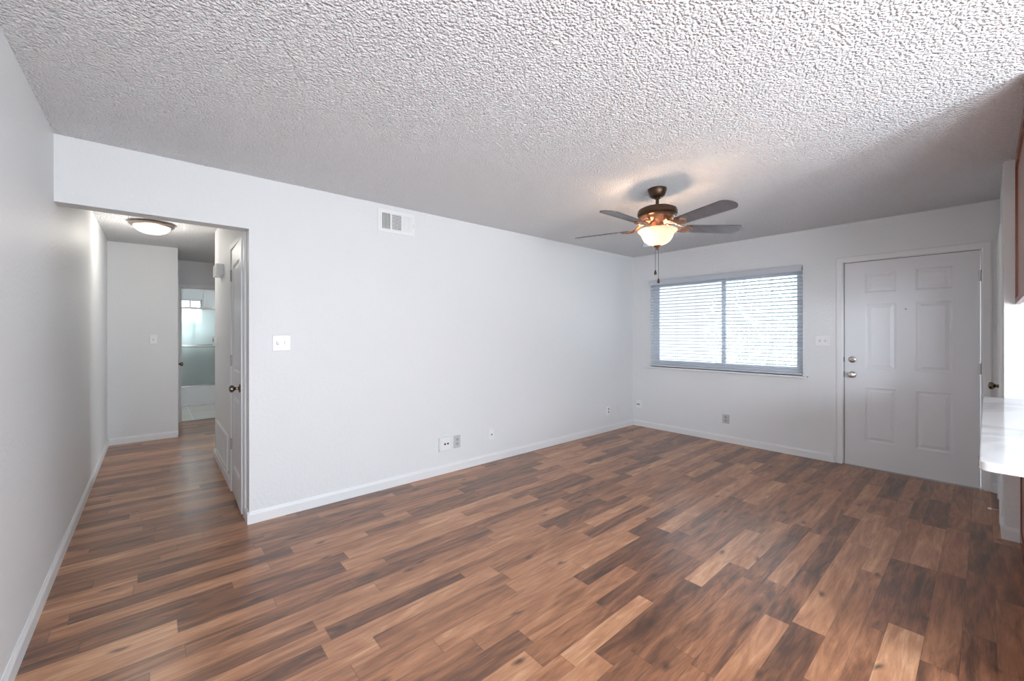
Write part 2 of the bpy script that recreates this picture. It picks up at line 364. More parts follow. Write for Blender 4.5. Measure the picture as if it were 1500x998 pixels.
# baseboards
baseboard('baseboard_back', (XH-.0128, Y1), (X1, Y1), (0, -1))
baseboard('baseboard_left', (X0, YF), (X0, YHE), (1, 0))
baseboard('baseboard_right', (X1, Y1-.013), (X1, 1.034), (-1, 0))
baseboard('baseboard_right_short', (X1, -.035), (X1, YS), (-1, 0))
baseboard('baseboard_hall_near', (XH, Y1-.012), (XH, 3.515), (-1, 0))
baseboard('baseboard_hall_right', (XH, 4.262), (XH, YC+.013), (-1, 0))
baseboard('baseboard_hall_end', (X0+.013, YHE), (XB0, YHE), (0, -1))
baseboard('baseboard_closet', (4.385, YS), (XS-.0128, YS), (0, 1))
baseboard('baseboard_kitchen', (XS, YS+.0125), (XS, -.1415), (-1, 0))

# ------------------------------------------------------------------ doors
def door_face(w, h, panels, t=.035, ring=.014, deep=.008, field=.045):
    """door slab in local XZ, front face at y=0 facing -Y, back at y=t. panels = [(x0,x1,z0,z1)]"""
    bm = bmesh.new()
    xs = sorted({0, w, *[q for p_ in panels for q in p_[:2]]}); zs = sorted({0, h, *[q for p_ in panels for q in p_[2:]]})
    for ysurf, s in ((0, 1), (t, -1)):
        for xa, xb in zip(xs, xs[1:]):
            for za, zb in zip(zs, zs[1:]):
                mx, mz = (xa+xb)/2, (za+zb)/2
                if any(p_[0] < mx < p_[1] and p_[2] < mz < p_[3] for p_ in panels): continue
                bm.faces.new([bm.verts.new((a, ysurf, b_)) for a, b_ in ((xa, za), (xb, za), (xb, zb), (xa, zb))])
        for (a, b_, c, d) in panels:
            rings = []
            for ins, dep in ((0, 0), (ring*.4, deep*.35), (ring, deep), (ring+.008, deep), (field, deep*.15), ):
                rings.append([bm.verts.new((x, ysurf + s*dep, z)) for x, z in ((a+ins, c+ins), (b_-ins, c+ins), (b_-ins, d-ins), (a+ins, d-ins))])
            for q, r_ in zip(rings, rings[1:]):
                for i in range(4): bm.faces.new((q[i], q[(i+1) % 4], r_[(i+1) % 4], r_[i]))
            bm.faces.new(rings[-1])
    for quad in (((0, 0, 0), (0, t, 0), (0, t, h), (0, 0, h)), ((w, 0, 0), (w, t, 0), (w, t, h), (w, 0, h)), ((0, 0, 0), (w, 0, 0), (w, t, 0), (0, t, 0)), ((0, 0, h), (w, 0, h), (w, t, h), (0, t, h))):
        bm.faces.new([bm.verts.new(q) for q in quad])
    bmesh.ops.remove_doubles(bm, verts=bm.verts, dist=1e-5)
    return bm
def casing(w, h, cw=.06, t=.014, gap=.008):
    """door casing around opening w x h, local XZ, projecting to -Y from y=0, moulded"""
    bm = bmesh.new()
    prof = [(0, 0), (0, t*.6), (cw*.15, t), (cw*.8, t*.85), (cw, t*.5), (cw, 0)]
    paths = [((0-gap, 0), (-1, 0)), ((0-gap, h+gap), (-1, 1)), ((w+gap, h+gap), (1, 1)), ((w+gap, 0), (1, 0))]
    rings = [[bm.verts.new((px+sx*a, -b_, pz+sz*a)) for a, b_ in prof] for (px, pz), (sx, sz) in paths]
    n_ = len(prof)
    for q, r_ in zip(rings, rings[1:]):
        for i in range(n_): bm.faces.new((q[i], q[(i+1) % n_], r_[(i+1) % n_], r_[i]))
    bm.faces.new(rings[0]); bm.faces.new(rings[-1])
    return bm
def jamb(w, h, depth, g=.008, t=.019, stop=.045):
    return B((-t-0, 0-.004, 0, depth, 0, h+g), (w+.004, w+t, 0, depth, 0, h+g), (-t, w+t, 0, depth, h+g-.004, h+g+t-.004),
             (-.004, .010, stop, stop+.03, 0, h+g-.005), (w-.010, w+.004, stop, stop+.03, 0, h+g-.005), (0, w, stop, stop+.03, h-.010, h+g-.005))
TO_Y = Matrix.Rotation(R(90), 4, 'X')      # lathe axis z -> -y
def knob(parent, x, z, m, y=0, name='knob', prof=None):
    k = obj(name, lathe(prof or [(0, 0), (.033, 0), (.033, .004), (.028, .008), (.013, .012), (.011, .030), (.018, .036), (.027, .044), (.029, .054), (.025, .064), (.012, .069), (0, .070)], 28,
                        Matrix.Translation((x, y, z)) @ TO_Y), m, parent, smooth=True)
    return k
def hinge(parent, x, z, m=chrome_m, y=0, r_=.006):
    bm = B(x-.012, x+.012, y-.002, y+.0005, z-.045, z+.045)
    for k in range(5):
        tube([(x, y-.006, z-.045+k*.018+.001), (x, y-.006, z-.045+k*.018+.017)], r_, 10, bm)
    tube([(x, y-.006, z+.045), (x, y-.006, z+.050)], .0045, 8, bm)
    return obj('hinge', bm, m, parent, smooth=True)

# entry door (wall_right). local +X -> world -Y, local Y -> world +X
dw, dh = .915, 2.035
ed = empty('door_1', (X1, .947, .012), R(-90)); struct(ed, 'white six panel entry door with deadbolt and peephole beside the window wall', 'door')
ZP = [(.257, .79), (.971, 1.617), (1.724, 1.923)]
pans = [(a, b_, c, d) for a, b_ in ((.160, .390), (.520, .755)) for c, d in ZP]
obj('slab', door_face(dw, dh, pans), door_m, ed).location.y = .006
obj('door_frame', jamb(dw, dh, .15), trim_m, ed)
obj('casing', casing(dw, dh), trim_m, ed, bevel=.002)
knob(ed, .062, .908, chrome_m, .006)
db = obj('deadbolt', lathe([(0, 0), (.031, 0), (.031, .007), (.026, .011), (0, .012)], 28, Matrix.Translation((.062, .006, 1.06)) @ TO_Y), chrome_m, ed, smooth=True)
obj('thumb_turn', B(.038, .086, -.022, -.004, 1.054, 1.066), chrome_m, db, bevel=.002)
obj('peephole', lathe([(0, 0), (.008, 0), (.008, .002), (.005, .003), (0, .003)], 16, Matrix.Translation((.455, .006, 1.551)) @ TO_Y), steel_m, ed)
for z in (1.815, 1.018, .235): hinge(ed, dw+.002, z, steel_m, .004)
obj('weather_strip', B((-.0035, .0, .002, .012, 0, dh), (-.0035, dw, .002, .012, dh, dh+.0035), (-.0035, dw, .012, .03, -.012, -.004)), dark_m, ed)
obj('strike_plate', B(-.006, -.002, -.001, .004, 1.035, 1.085), dark_m, ed)
obj('strike_plate', B(-.006, -.002, -.001, .004, .878, .938), dark_m, ed)
obj('threshold', B(-.004, dw+.004, .0, .14, -.012, -.003), steel_m, ed)

# closet door in wall_closet, seen on edge. local +X -> world -X, face towards +Y
cdoor = empty('door_2', (cx1-.004, YS, .012), R(180)); struct(cdoor, 'white closet door seen edge on, between entry door and kitchen wall', 'door')
cw_ = cx1-cx0-.008
obj('slab', door_face(cw_, 2.02, [(.1, cw_-.1, .2, .84), (.1, cw_-.1, 1.0, 1.88)]), door_m, cdoor).location.y = .003
obj('door_frame', jamb(cw_, 2.02, .12), trim_m, cdoor); obj('casing', casing(cw_, 2.02, cw=.055, t=.018), trim_m, cdoor, bevel=.002)
knob(cdoor, .055, .908, brass_m, .003)
for z in (1.77, 1.12, .23): hinge(cdoor, cw_+.002, z, steel_m, .002)
# door stop screwed to the bottom of the closet door
ds = empty('door_stop', (4.60, YS, .057)); tag(ds, 'thin spring door stop with white rubber tip, low beside the kitchen wall end', 'door stop')
obj('rod', tube([(0, 0, 0), (0, .058, 0)], .0035, 10), chrome_m, ds, smooth=True)
obj('tip', tube([(0, .052, 0), (0, .070, 0)], [.007, .006], 12), plate_m, ds, smooth=True)
obj('mount', tube([(0, -.003, 0), (0, .006, 0)], [.010, .006], 12), chrome_m, ds, smooth=True)

# hall closet door, local +X -> world +Y?  face towards -X : rotate so local -Y -> world -X
hd = empty('door_3', (XH, hy1-.004, .0), R(-90)); struct(hd, 'white two panel closet door ajar in the hallway right wall', 'door')
hw = hy1-hy0-.008
hs = obj('slab', door_face(hw, 2.025, [(.11, hw-.11, .22, .83), (.11, hw-.11, 1.02, 1.89)], deep=.01), door_m, hd)
hs.location = (0, -.006, .014); hs.rotation_euler = (0, 0, R(-1.6))
obj('door_frame', jamb(hw, 2.035, .12), trim_m, hd); obj('casing', casing(hw, 2.035, cw=.055, t=.016), trim_m, hd, bevel=.002)
kk = knob(hs, hw-.06, .918, brass_m, 0, prof=[(0, 0), (.032, 0), (.032, .005), (.025, .010), (.010, .014), (.009, .028), (.014, .034), (.024, .042), (.027, .052), (.024, .062), (.014, .068), (0, .070)])
obj('latch_plate', B(hw-.001, hw+.0015, .006, .030, .89, .946), chrome_m, hs)
for z in (1.825, 1.11, .405): hinge(hd, -.002, z, steel_m, -.006)

# bedroom door on the side wall near the bathroom, and bathroom doorway trim
sd = empty('door_4', (XB0, sy1-.004, 0), R(90)); sd.location = (XB0, sy0+.004, 0); struct(sd, 'door on edge at the far left end of the hallway', 'door')
sw_ = sy1-sy0-.008
obj('slab', door_face(sw_, 2.03, [(.12, sw_-.12, .22, .83), (.12, sw_-.12, 1.02, 1.89)]), door_m, sd).location = (0, .004, .012)
obj('door_frame', jamb(sw_, 2.035, .12), trim_m, sd)
obj('casing', casing(sw_, 2.035, cw=.045, t=.012), trim_m, sd)
knob(sd, .06, .93, brass_m, .004); hinge(sd, sw_+.002, .27, steel_m, .0)
bd = empty('door_5', (bx0, YB, 0), 0); struct(bd, 'doorway with painted casing into the bathroom', 'doorway')
obj('door_frame', jamb(bx1-bx0, 2.035, .12), trim_m, bd); obj('casing', casing(bx1-bx0, 2.035, cw=.058, t=.014), trim_m, bd, bevel=.002)

# ------------------------------------------------------------------ main window
win = empty('window_1', (X1, (wy0+wy1)/2, wz0)); struct(win, 'white framed sliding window behind the horizontal blinds', 'window')
hwid = (wy1-wy0)/2; hh = wz1-wz0
fx = .075
obj('window_frame', B(*frame4('y', -hwid, hwid, fx, fx+.07, 0, hh, .045, .045, .05, .05)), frame_m, win)
obj('sash', B(*frame4('y', -.075, hwid-.045, fx-.002, fx+.03, .05, hh-.05, .045, .045, .04, .04)), frame_m, win)
obj('sash', B(*frame4('y', -hwid+.045, -.02, fx+.034, fx+.066, .05, hh-.05, .035, .04, .035, .035)), frame_m, win)
obj('pane', B(fx+.013, fx+.017, -.03, hwid-.09, .09, hh-.09), glass_m, win)
obj('pane', B(fx+.048, fx+.052, -hwid+.08, -.06, .085, hh-.085), glass_m, win)
struct(obj('trim_window_sill', B(X1-.056, X1+.075, wy0-.05, wy1+.075, wz0-.020, wz0), trim_m, bevel=.004))

bl = empty('window_blind', (X1-.005, (wy0+wy1)/2, wz0+.005)); tag(bl, 'white horizontal slat blind lowered over the sliding window with its slats open', 'blind')
bh = wz1-wz0-.008; bwid = hwid+.003
obj('headrail', B(-.038, .028, -bwid, bwid, bh-.05, bh), slat_m, bl, bevel=.002)
obj('valance', B(-.046, -.040, -bwid-.004, bwid+.004, bh-.062, bh+.004), slat_m, bl, bevel=.002)
obj('bottom_rail', B(-.025, .025, -bwid, bwid, .004, .026), slat_m, bl, bevel=.004)
NS = 26; z_lo, z_hi = .062, bh-.085
smesh = None
tilt = R(8)
for k in range(NS):
    z = z_lo + (z_hi-z_lo)*k/(NS-1)
    if smesh is None:
        bm = bmesh.new(); top = []; bot = []
        for i in range(7):
            u = -1+2*i/6; x = u*.0245; zz = .0022*(1-u*u)
            top.append([bm.verts.new((x, y, zz+.0028)) for y in (-bwid+.002, bwid-.002)]); bot.append([bm.verts.new((x, y, zz)) for y in (-bwid+.002, bwid-.002)])
        for i in range(6):
            bm.faces.new((top[i][0], top[i+1][0], top[i+1][1], top[i][1])); bm.faces.new((bot[i][0], bot[i][1], bot[i+1][1], bot[i+1][0]))
            for e_ in (0, 1): bm.faces.new((top[i][e_], bot[i][e_], bot[i+1][e_], top[i+1][e_]))
        for i in (0, 6): bm.faces.new((top[i][0], top[i][1], bot[i][1], bot[i][0]))
        s0 = obj('slat', bm, slat_m, bl, smooth=30); smesh = s0.data; s = s0
    else:
        s = bpy.data.objects.new('slat', smesh); COL.objects.link(s); s.parent = bl
    s.location = (0, 0, z); s.rotation_euler = (0, tilt, 0)
for y in (.52, .25, -.345, -.61):
    bm = bmesh.new()
    for x in (-.027, .027): tube([(x, y, .02), (x, y, bh-.03)], .0019, 6, bm)
    obj('ladder_cord', bm, slat_m, bl)
bm = B((-.050, -.046, -bwid-.006, -bwid+.002, bh-.055, bh-.02)); obj('valance_clip', bm, steel_m, bl)
bm = B((-.030, -.026, -bwid-.006, -bwid+.002, -.0, .03)); obj('hold_down_clip', bm, steel_m, bl)
# tilt wand cords at the left
bm = bmesh.new(); tube([(-.05, hwid-.10, bh-.05), (-.05, hwid-.10, .28)], .002, 8, bm); obj('tilt_wand', bm, slat_m, bl)

# outside
struct(obj('ground_outside', B((X1+.15, 16, -8, 14, -.25, -.15), (X0-8, X1+.15, -14, YF-WT, -.25, -.15)), conc_m))
def shrub(name, loc, r_, n_, label):
    root = empty(name, loc); tag(root, label, 'tree')
    bm = bmesh.new(); tube([(0, 0, 0), (.03, .02, .5), (0, .05, 1.0)], [.06, .05, .04], 10, bm)
    rnd = random.Random(5)
    for k in range(9):
        a = rnd.uniform(0, 6.28); e_ = rnd.uniform(.2, 1.2)
        tube([(0, .03, .5+.05*k), (.35*r_*math.cos(a), .35*r_*math.sin(a), .8+.1*k), (.8*r_*math.cos(a), .8*r_*math.sin(a), 1.0+e_)], [.025, .015, .006], 6, bm)
    obj('trunk', bm, bark_m, root)
    bm = bmesh.new()
    for k in range(n_):
        while True:
            p_ = Vector((rnd.uniform(-1, 1), rnd.uniform(-1, 1), rnd.uniform(-1, 1)))
            if .35 < p_.length < 1: break
        c = Vector((p_.x*r_, p_.y*r_, 1.55+p_.z*r_*1.05)); 
        d = Vector((rnd.uniform(-1, 1), rnd.uniform(-1, 1), rnd.uniform(-1, 1))).normalized(); u = d.orthogonal().normalized(); l_ = rnd.uniform(.03, .055)
        bm.faces.new([bm.verts.new(c+q) for q in (-d*l_, -d*l_*.3+u*l_*.4, d*l_*.5+u*l_*.3, d*l_, d*l_*.4-u*l_*.32, -d*l_*.3-u*l_*.4)])
    f = obj('foliage', bm, leaf_m, root); f['kind'] = 'stuff'
    return root
shrub('leafy_tree', (8.0, 2.45, -.15), 1.05, 3800, 'leafy tree outside, seen through the right half of the window blinds')

# ------------------------------------------------------------------ wall plates and outlets
def wall_item(name, loc, facing, label, cat, group=None):
    rz = {'-Y': 0, '-X': R(-90), '+X': R(90)}[facing]
    return tag(empty(name, loc, rz), label, cat, group)
def plate(root, w, h, m=plate_m, t=.008, name='cover_plate'):
    bm = bmesh.new(); r0 = [bm.verts.new((x, 0, z)) for x, z in ((-w/2, -h/2), (w/2, -h/2), (w/2, h/2), (-w/2, h/2))]
    c = .0045; r1 = [bm.verts.new((x, -t*.6, z)) for x, z in ((-w/2, -h/2), (w/2, -h/2), (w/2, h/2), (-w/2, h/2))]
    r2 = [bm.verts.new((x, -t, z)) for x, z in ((-w/2+c, -h/2+c), (w/2-c, -h/2+c), (w/2-c, h/2-c), (-w/2+c, h/2-c))]
    for a, b_ in ((r0, r1), (r1, r2)):
        for i in range(4): bm.faces.new((a[i], a[(i+1) % 4], b_[(i+1) % 4], b_[i]))
    bm.faces.new(r0); bm.faces.new(r2)
    return obj(name, bm, m, root)
def toggle(root, x, z=0):
    o = obj('toggle_switch', B(x-.0055, x+.0055, -.018, -.004, z-.004, z+.012), plate_m, root, bevel=.001); o.rotation_euler = (0, 0, 0)
    obj('toggle_slot', B(x-.0085, x+.0085, -.0088, -.007, z-.013, z+.013), grey_plate_m, o)
def screw(root, x, z): obj('screw', lathe([(0, 0), (.003, 0), (.003, .001), (0, .0012)], 10, Matrix.Translation((x, -.008, z)) @ TO_Y), steel_m, root)
def receptacle(root, z, m):
    bm = lathe([(0, 0), (.0165, 0), (.0165, .0022), (0, .0022)], 20, Matrix.Translation((0, -.0075, z)) @ TO_Y @ Matrix.Scale(.85, 4, (0, 1, 0)))
    f = obj('receptacle', bm, socket_m, root)
    obj('socket_slots', B((-.0075, -.0055, -.0102, -.009, z-.002, z+.007), (.0055, .0075, -.0102, -.009, z-.002, z+.007), (-.002, .002, -.0102, -.009, z-.010, z-.006)), dark_m, f)
def outlet(loc, facing, label, m=plate_m, w=.075, h=.12):
    r_ = wall_item('wall_outlet', loc, facing, label, 'outlet', 'duplex outlets'); plate(r_, w, h, m)
    for z in (.021, -.021): receptacle(r_, z, m)
    screw(r_, 0, 0); return r_
s = wall_item('light_switch', (.71, Y1, 1.269), '-Y', 'white double switch plate on long wall beside the hallway opening', 'switch', 'light switches'); plate(s, .121, .118)
toggle(s, -.028)
dm = obj('dimmer_knob', lathe([(0, 0), (.014, 0), (.013, .012), (0, .013)], 24, Matrix.Translation((.026, -.005, 0)) @ TO_Y), plate_m, s, smooth=True)
s = wall_item('light_switch', (X1, 1.13, 1.262), '-X', 'white double toggle switch plate between window and entry door', 'switch', 'light switches'); plate(s, .125, .113); toggle(s, -.023); toggle(s, .023)
s = wall_item('light_switch', (-.006, YHE, 1.268), '-Y', 'white single toggle switch plate on the hallway end wall', 'switch', 'light switches'); plate(s, .073, .115); toggle(s, 0)
# plug-in adapter with two dark ports
def adapter(loc, facing, label, w, h, t, px):
    r_ = wall_item('outlet_box', loc, facing, label, 'outlet box')
    obj('housing', B(-w/2, w/2, -t, 0, -h/2, h/2), plate_m, r_, bevel=.006)
    for x in px:
        obj('port', lathe([(0, 0), (.0095, 0), (.0095, .0015), (0, .0015)], 16, Matrix.Translation((x, -t+.0006, .003)) @ TO_Y), dark_m, r_)
adapter((2.088, Y1, .284), '-Y', 'protruding white box with two dark ports low on the long wall', .118, .132, .03, (-.002, .030))
outlet((2.238, Y1, .282), '-Y', 'greyish outlet immediately right of the box with dark ports', grey_plate_m)
s = wall_item('coax_plate', (2.665, Y1, .282), '-Y', 'white cable plate with one centre jack, alone on the middle of the long wall', 'wall plate'); plate(s, .075, .118)
obj('jack', lathe([(0, 0), (.010, 0), (.010, .003), (.0055, .004), (.0055, .012), (0, .012)], 16, Matrix.Translation((0, -.005, 0)) @ TO_Y), steel_m, s)
outlet((4.70, Y1, .283), '-Y', 'white outlet on the long wall near the far corner')
s = wall_item('blank_plate', (4.95, Y1, .262), '-Y', 'plain white blank plate on the long wall closest to the far corner', 'wall plate'); plate(s, .075, .118, wall_m); screw(s, 0, -.042); screw(s, 0, .042)
adapter((X1, 3.30, .312), '-X', 'small white box with dark ports on window wall beside the corner', .078, .112, .028, (-.012, .012))
outlet((X1, 2.10, .285), '-X', 'grey outlet on the window wall under the window', grey_plate_m, .082, .108)

# supply air register
vr = wall_item('air_register', (1.610, Y1, 2.312), '-Y', 'white three section air register high on the long wall near the ceiling', 'air vent')
vw, vh = .345, .195
obj('register_frame', B(*frame4('x', -vw/2, vw/2, -.008, 0, -vh/2, vh/2, .035, .028, .03, .03), (-.056, -.044, -.008, 0, -vh/2+.03, vh/2-.03), (.044, .056, -.008, 0, -vh/2+.03, vh/2-.03)), plate_m, vr)
obj('duct_shadow_plate', B(-vw/2+.03, vw/2-.02, -.0015, -.0003, -vh/2+.02, vh/2-.02), dark_m, vr)
bm = bmesh.new()
for k in range(7):
    x = -.134+k*.0125; box(bm, x-.0025, x+.0025, -.0075, -.001, -vh/2+.028, vh/2-.028)
obj('vertical_louvres', bm, plate_m, vr)
bm = bmesh.new()
for k in range(11):
    z = -.062+k*.0124; box(bm, -.046, .046, -.0075, -.001, z-.003, z+.003)
obj('horizontal_louvres', bm, plate_m, vr)
bm = bmesh.new()
for k in range(8):
    x = .061+k*.0115; box(bm, x-.0052, x+.0052, -.0070, -.001, -vh/2+.028, vh/2-.028)
obj('closed_louvres', bm, grey_plate_m if False else plate_m, vr)
obj('damper_lever', B(.160, .168, -.014, -.007, -.02, .012), plate_m, vr)

# hallway fixtures
dc = wall_item('door_chime', (XH, 4.90, 1.95), '-X', 'small white chime box high on the hallway right wall', 'chime')
obj('chime_housing', B(-.13, .13, -.062, 0, -.055, .055), plate_m, dc, bevel=.005); obj('grille', B((-.09, .09, -.0645, -.061, -.03, -.027), (-.09, .09, -.0645, -.061, -.01, -.007), (-.09, .09, -.0645, -.061, .01, .013), (-.09, .09, -.0645, -.061, .03, .033)), grey_plate_m, dc)
th_ = wall_item('thermostat', (XH, 5.34, 1.26), '-X', 'small thermostat at the far end of the hallway right wall', 'thermostat')
obj('thermostat_body', B(-.07, .07, -.034, 0, -.05, .05), plate_m, th_, bevel=.004); obj('display', B(-.03, .03, -.0352, -.0335, -.005, .028), dark_m, th_)
rv = wall_item('return_grille', (XH, 4.90, .262), '-X', 'white return air grille low on the hallway right wall', 'air vent')
gw, gh = .84, .33
obj('grille_frame', B(*frame4('x', -gw/2, gw/2, -.014, 0, -gh/2, gh/2, .03, .03, .03, .03)), plate_m, rv)
obj('backing', B(-gw/2+.02, gw/2-.02, -.0016, -.0004, -gh/2+.02, gh/2-.02), grey_plate_m, rv)
bm = bmesh.new()
for k in range(25):
    x = -gw/2+.04+k*(gw-.08)/24; box(bm, x-.004, x+.004, -.010, -.001, -gh/2+.028, gh/2-.028)
obj('louvres', bm, plate_m, rv)
hl = empty('hall_ceiling_light', (-.013, 5.50, H)); tag(hl, 'round flush ceiling light with bright frosted dome and bronze rim in the hallway', 'ceiling light')
obj('rim', lathe([(0, 0), (.13, 0), (.175, -.012), (.178, -.024), (.165, -.036), (.150, -.040), (.140, -.036), (0, -.030)], 56), mat('rim_metal', (.36, .29, .25), .35, .7), hl, smooth=True)
obj('glass_dome', lathe([(.146, -.037), (.138, -.060), (.112, -.085), (.075, -.102), (.035, -.110), (0, -.112)], 56), dome_m, hl, smooth=True)
pl = bpy.data.lights.new('hall_bulb', 'POINT'); pl.energy = 7; pl.shadow_soft_size = .1; pl.color = (1, .95, .86)
po = bpy.data.objects.new('hall_bulb', pl); COL.objects.link(po); po.location = (-.013, 5.50, H-.19)

# ------------------------------------------------------------------ ceiling fan
fan = empty('ceiling_fan', (2.932, 1.663, H)); tag(fan, 'five blade bronze ceiling fan with lit glass bowl in the middle of the ceiling', 'ceiling fan')
obj('canopy', lathe([(0, 0), (.068, 0), (.070, -.008), (.064, -.030), (.052, -.060), (.034, -.070), (0, -.070)], 40), bronze_m, fan, smooth=True)
obj('downrod', lathe([(0, -.068), (.022, -.068), (.022, -.078), (.013, -.082), (.013, -.135), (.024, -.140), (.024, -.152), (0, -.152)], 24), bronze_m, fan, smooth=True)
obj('motor_housing', lathe([(0, -.142), (.06, -.143), (.115, -.150), (.140, -.162), (.147, -.180), (.147, -.200), (.138, -.210), (.140, -.216), (.128, -.224), (0, -.226)], 56), bronze_m, fan, smooth=30)
obj('motor_collar', lathe([(0, -.222), (.120, -.224), (.112, -.240), (.088, -.256), (.080, -.262), (0, -.264)], 48), copper_m, fan, smooth=30)
obj('light_fitter', lathe([(0, -.262), (.046, -.262), (.048, -.285), (.055, -.292), (.055, -.312), (.072, -.318), (.072, -.326), (0, -.328)], 40), copper_m, fan, smooth=30)
# glass bowl: flared rim, deep bell, open top
outer = [(.140, -.318), (.146, -.322), (.143, -.330), (.128, -.342), (.118, -.356), (.110, -.378), (.095, -.402), (.070, -.422), (.035, -.436), (.010, -.440)]
inner = [(r_-.004 if r_ > .01 else r_, z+.003) for r_, z in reversed(outer)]
obj('glass_bowl', lathe(outer+inner[:-1]+[(.136, -.316), (.140, -.318)], 56), bowl_m, fan, smooth=True)
obj('finial', lathe([(0, -.432), (.026, -.434), (.030, -.440), (.022, -.448), (.010, -.456), (.012, -.462), (.008, -.470), (0, -.474)], 28), copper_m, fan, smooth=True)
zb = 2.152 - H
BL0, BL1 = .215, .675
for k in range(5):
    a = R(36+72*k); M = Matrix.Rotation(a, 4, 'Z')
    pitch = Matrix.Rotation(R(-12), 4, 'X')
    # blade outline: slightly widening with a rounded end
    bm = bmesh.new(); n_ = 10; pts = [(BL0, -.050), (BL0+.02, -.056)]
    w1 = .070
    pts += [(BL0+.20, -.064), (BL1-.06, -w1)]
    for i in range(n_+1):
        t_ = -math.pi/2+math.pi*i/n_; pts.append((BL1-.055+.055*math.cos(t_), w1*math.sin(t_)))
    pts += [(BL1-.06, w1), (BL0+.20, .064), (BL0+.02, .056), (BL0, .050)]
    lo = [bm.verts.new((x, y, -.003)) for x, y in pts]; hi = [bm.verts.new((x, y, .003)) for x, y in pts]
    bm.faces.new(lo); bm.faces.new(hi)
    for i in range(len(pts)): j = (i+1) % len(pts); bm.faces.new((lo[i], lo[j], hi[j], hi[i]))
    bm.transform(M @ Matrix.Translation((0, 0, zb)) @ pitch)
    bld = obj('blade', bm, blade_m, fan)
    # blade iron: arm from motor, scrolled plate under the blade
    bm = bmesh.new()
    for s_ in (-1, 1):
        tube([(.085, s_*.014, -.258-zb), (.125, s_*.030, -.262-zb-.004), (.165, s_*.038, .0), (.205, s_*.030, -.010), (.245, s_*.020, -.010)], [.009, .008, .007, .007, .006], 10, bm)
    o2 = [(.185, -.022), (.205, -.046), (.235, -.050), (.262, -.036), (.285, 0), (.262, .036), (.235, .050), (.205, .046), (.185, .022)]
    lo = [bm.verts.new((x, y, -.011)) for x, y in o2]; hi = [bm.verts.new((x, y, -.004)) for x, y in o2]
    bm.faces.new(lo); bm.faces.new(hi)
    for i in range(len(o2)): j = (i+1) % len(o2); bm.faces.new((lo[i], lo[j], hi[j], hi[i]))
    bm.transform(M @ Matrix.Translation((0, 0, zb)) @ pitch)
    ir = obj('blade_iron', bm, copper_m, fan, smooth=30)
    for sx, sy in ((.215, -.028), (.215, .028), (.262, 0)):
        b2 = lathe([(0, -.0145), (.005, -.0135), (.006, -.011), (0, -.011)], 10, M @ Matrix.Translation((0, 0, zb)) @ pitch @ Matrix.Translation((sx, sy, 0)))
        obj('screw', b2, bronze_m, ir)
for dx, dy, zt, zk in ((-.012, .010, -.44, -.625), (.006, -.006, -.47, -.690)):
    ch = obj('pull_chain', tube([(dx, dy, zt), (dx, dy, zk)], .0014, 6), bronze_m, fan)
    obj('chain_knob', lathe([(0, 0), (.004, -.002), (.006, -.012), (.010, -.026), (.010, -.032), (.005, -.038), (0, -.039)], 16, Matrix.Translation((dx, dy, zk))), bronze_m, ch, smooth=True)
pl = bpy.data.lights.new('fan_bulb', 'POINT'); pl.energy = 7; pl.shadow_soft_size = .035; pl.color = (1, .66, .42)
po = bpy.data.objects.new('fan_bulb', pl); COL.objects.link(po); po.location = (2.932+.075, 1.663-.03, H-.345)
pl2 = pl.copy(); po2 = bpy.data.objects.new('fan_bulb', pl2); COL.objects.link(po2); po2.location = (2.932-.07, 1.663+.04, H-.345)

# ------------------------------------------------------------------ kitchen side
ct = bmesh.new()
cxa, cxb, cya, cyb, cz0, cz1_ = 2.044, XS-.002, -.80, .015, .885, .915
pts = []
def arc(cx, cy, r_, a0, a1, n_=8): return [(cx+r_*math.cos(R(a0+(a1-a0)*i/n_)), cy+r_*math.sin(R(a0+(a1-a0)*i/n_))) for i in range(n_+1)]
pts = arc(cxa+.03, cyb-.03, .03, 90, 180) + arc(cxa+.03, cya+.03, .03, 180, 270) + [(cxb, cya), (cxb, cyb)]
lo = [ct.verts.new((x, y, cz0)) for x, y in pts]; hi = [ct.verts.new((x, y, cz1_)) for x, y in pts]
ct.faces.new(lo); ct.faces.new(hi)
for i in range(len(pts)): j = (i+1) % len(pts); ct.faces.new((lo[i], lo[j], hi[j], hi[i]))
tag(obj('countertop', ct, marble_m, bevel=.004), 'white marbled peninsula countertop jutting from the kitchen wall at the right edge', 'countertop')
bc = empty('base_cabinet', (0, 0, 0)); tag(bc, 'reddish cherry base cabinet under the white countertop', 'cabinet')
obj('cabinet_body', B(2.25, XS-.002, -.74, -.153, .0, .885), cherry_m, bc)
obj('back_panel', B((2.25, XS-.002, -.153, -.147, .0, .885), (2.25, 2.32, -.147, -.142, 0, .885), (4.10, XS-.002, -.147, -.142, 0, .885), (2.32, 4.10, -.147, -.142, .80, .885), (2.32, 4.10, -.147, -.142, 0, .09)), cherry_m, bc)
uc = empty('upper_cabinet', (0, 0, 0)); tag(uc, 'cherry wood wall cabinet hung to the ceiling at the upper right edge', 'cabinet')
uy, uz0 = -.123, 1.52
obj('cabinet_body', B(2.80, XS-.003, uy-.34, uy-.02, uz0+.02, H-.003), cherry_m, uc)
obj('bottom_panel', B(2.80, XS-.003, uy-.34, uy-.02, uz0+.012, uz0+.020), maple_m, uc)
obj('face_frame', B((XS-.022, XS-.003, uy-.02, uy, uz0, H-.003), (2.80, 2.84, uy-.02, uy, uz0, H-.003), (2.84, XS-.022, uy-.02, uy, uz0, uz0+.035), (2.84, XS-.022, uy-.02, uy, H-.06, H-.003)), cherry_m, uc)
obj('side_panel', B(2.84, XS-.022, uy-.016, uy-.010, uz0+.035, H-.06), panel_m, uc)

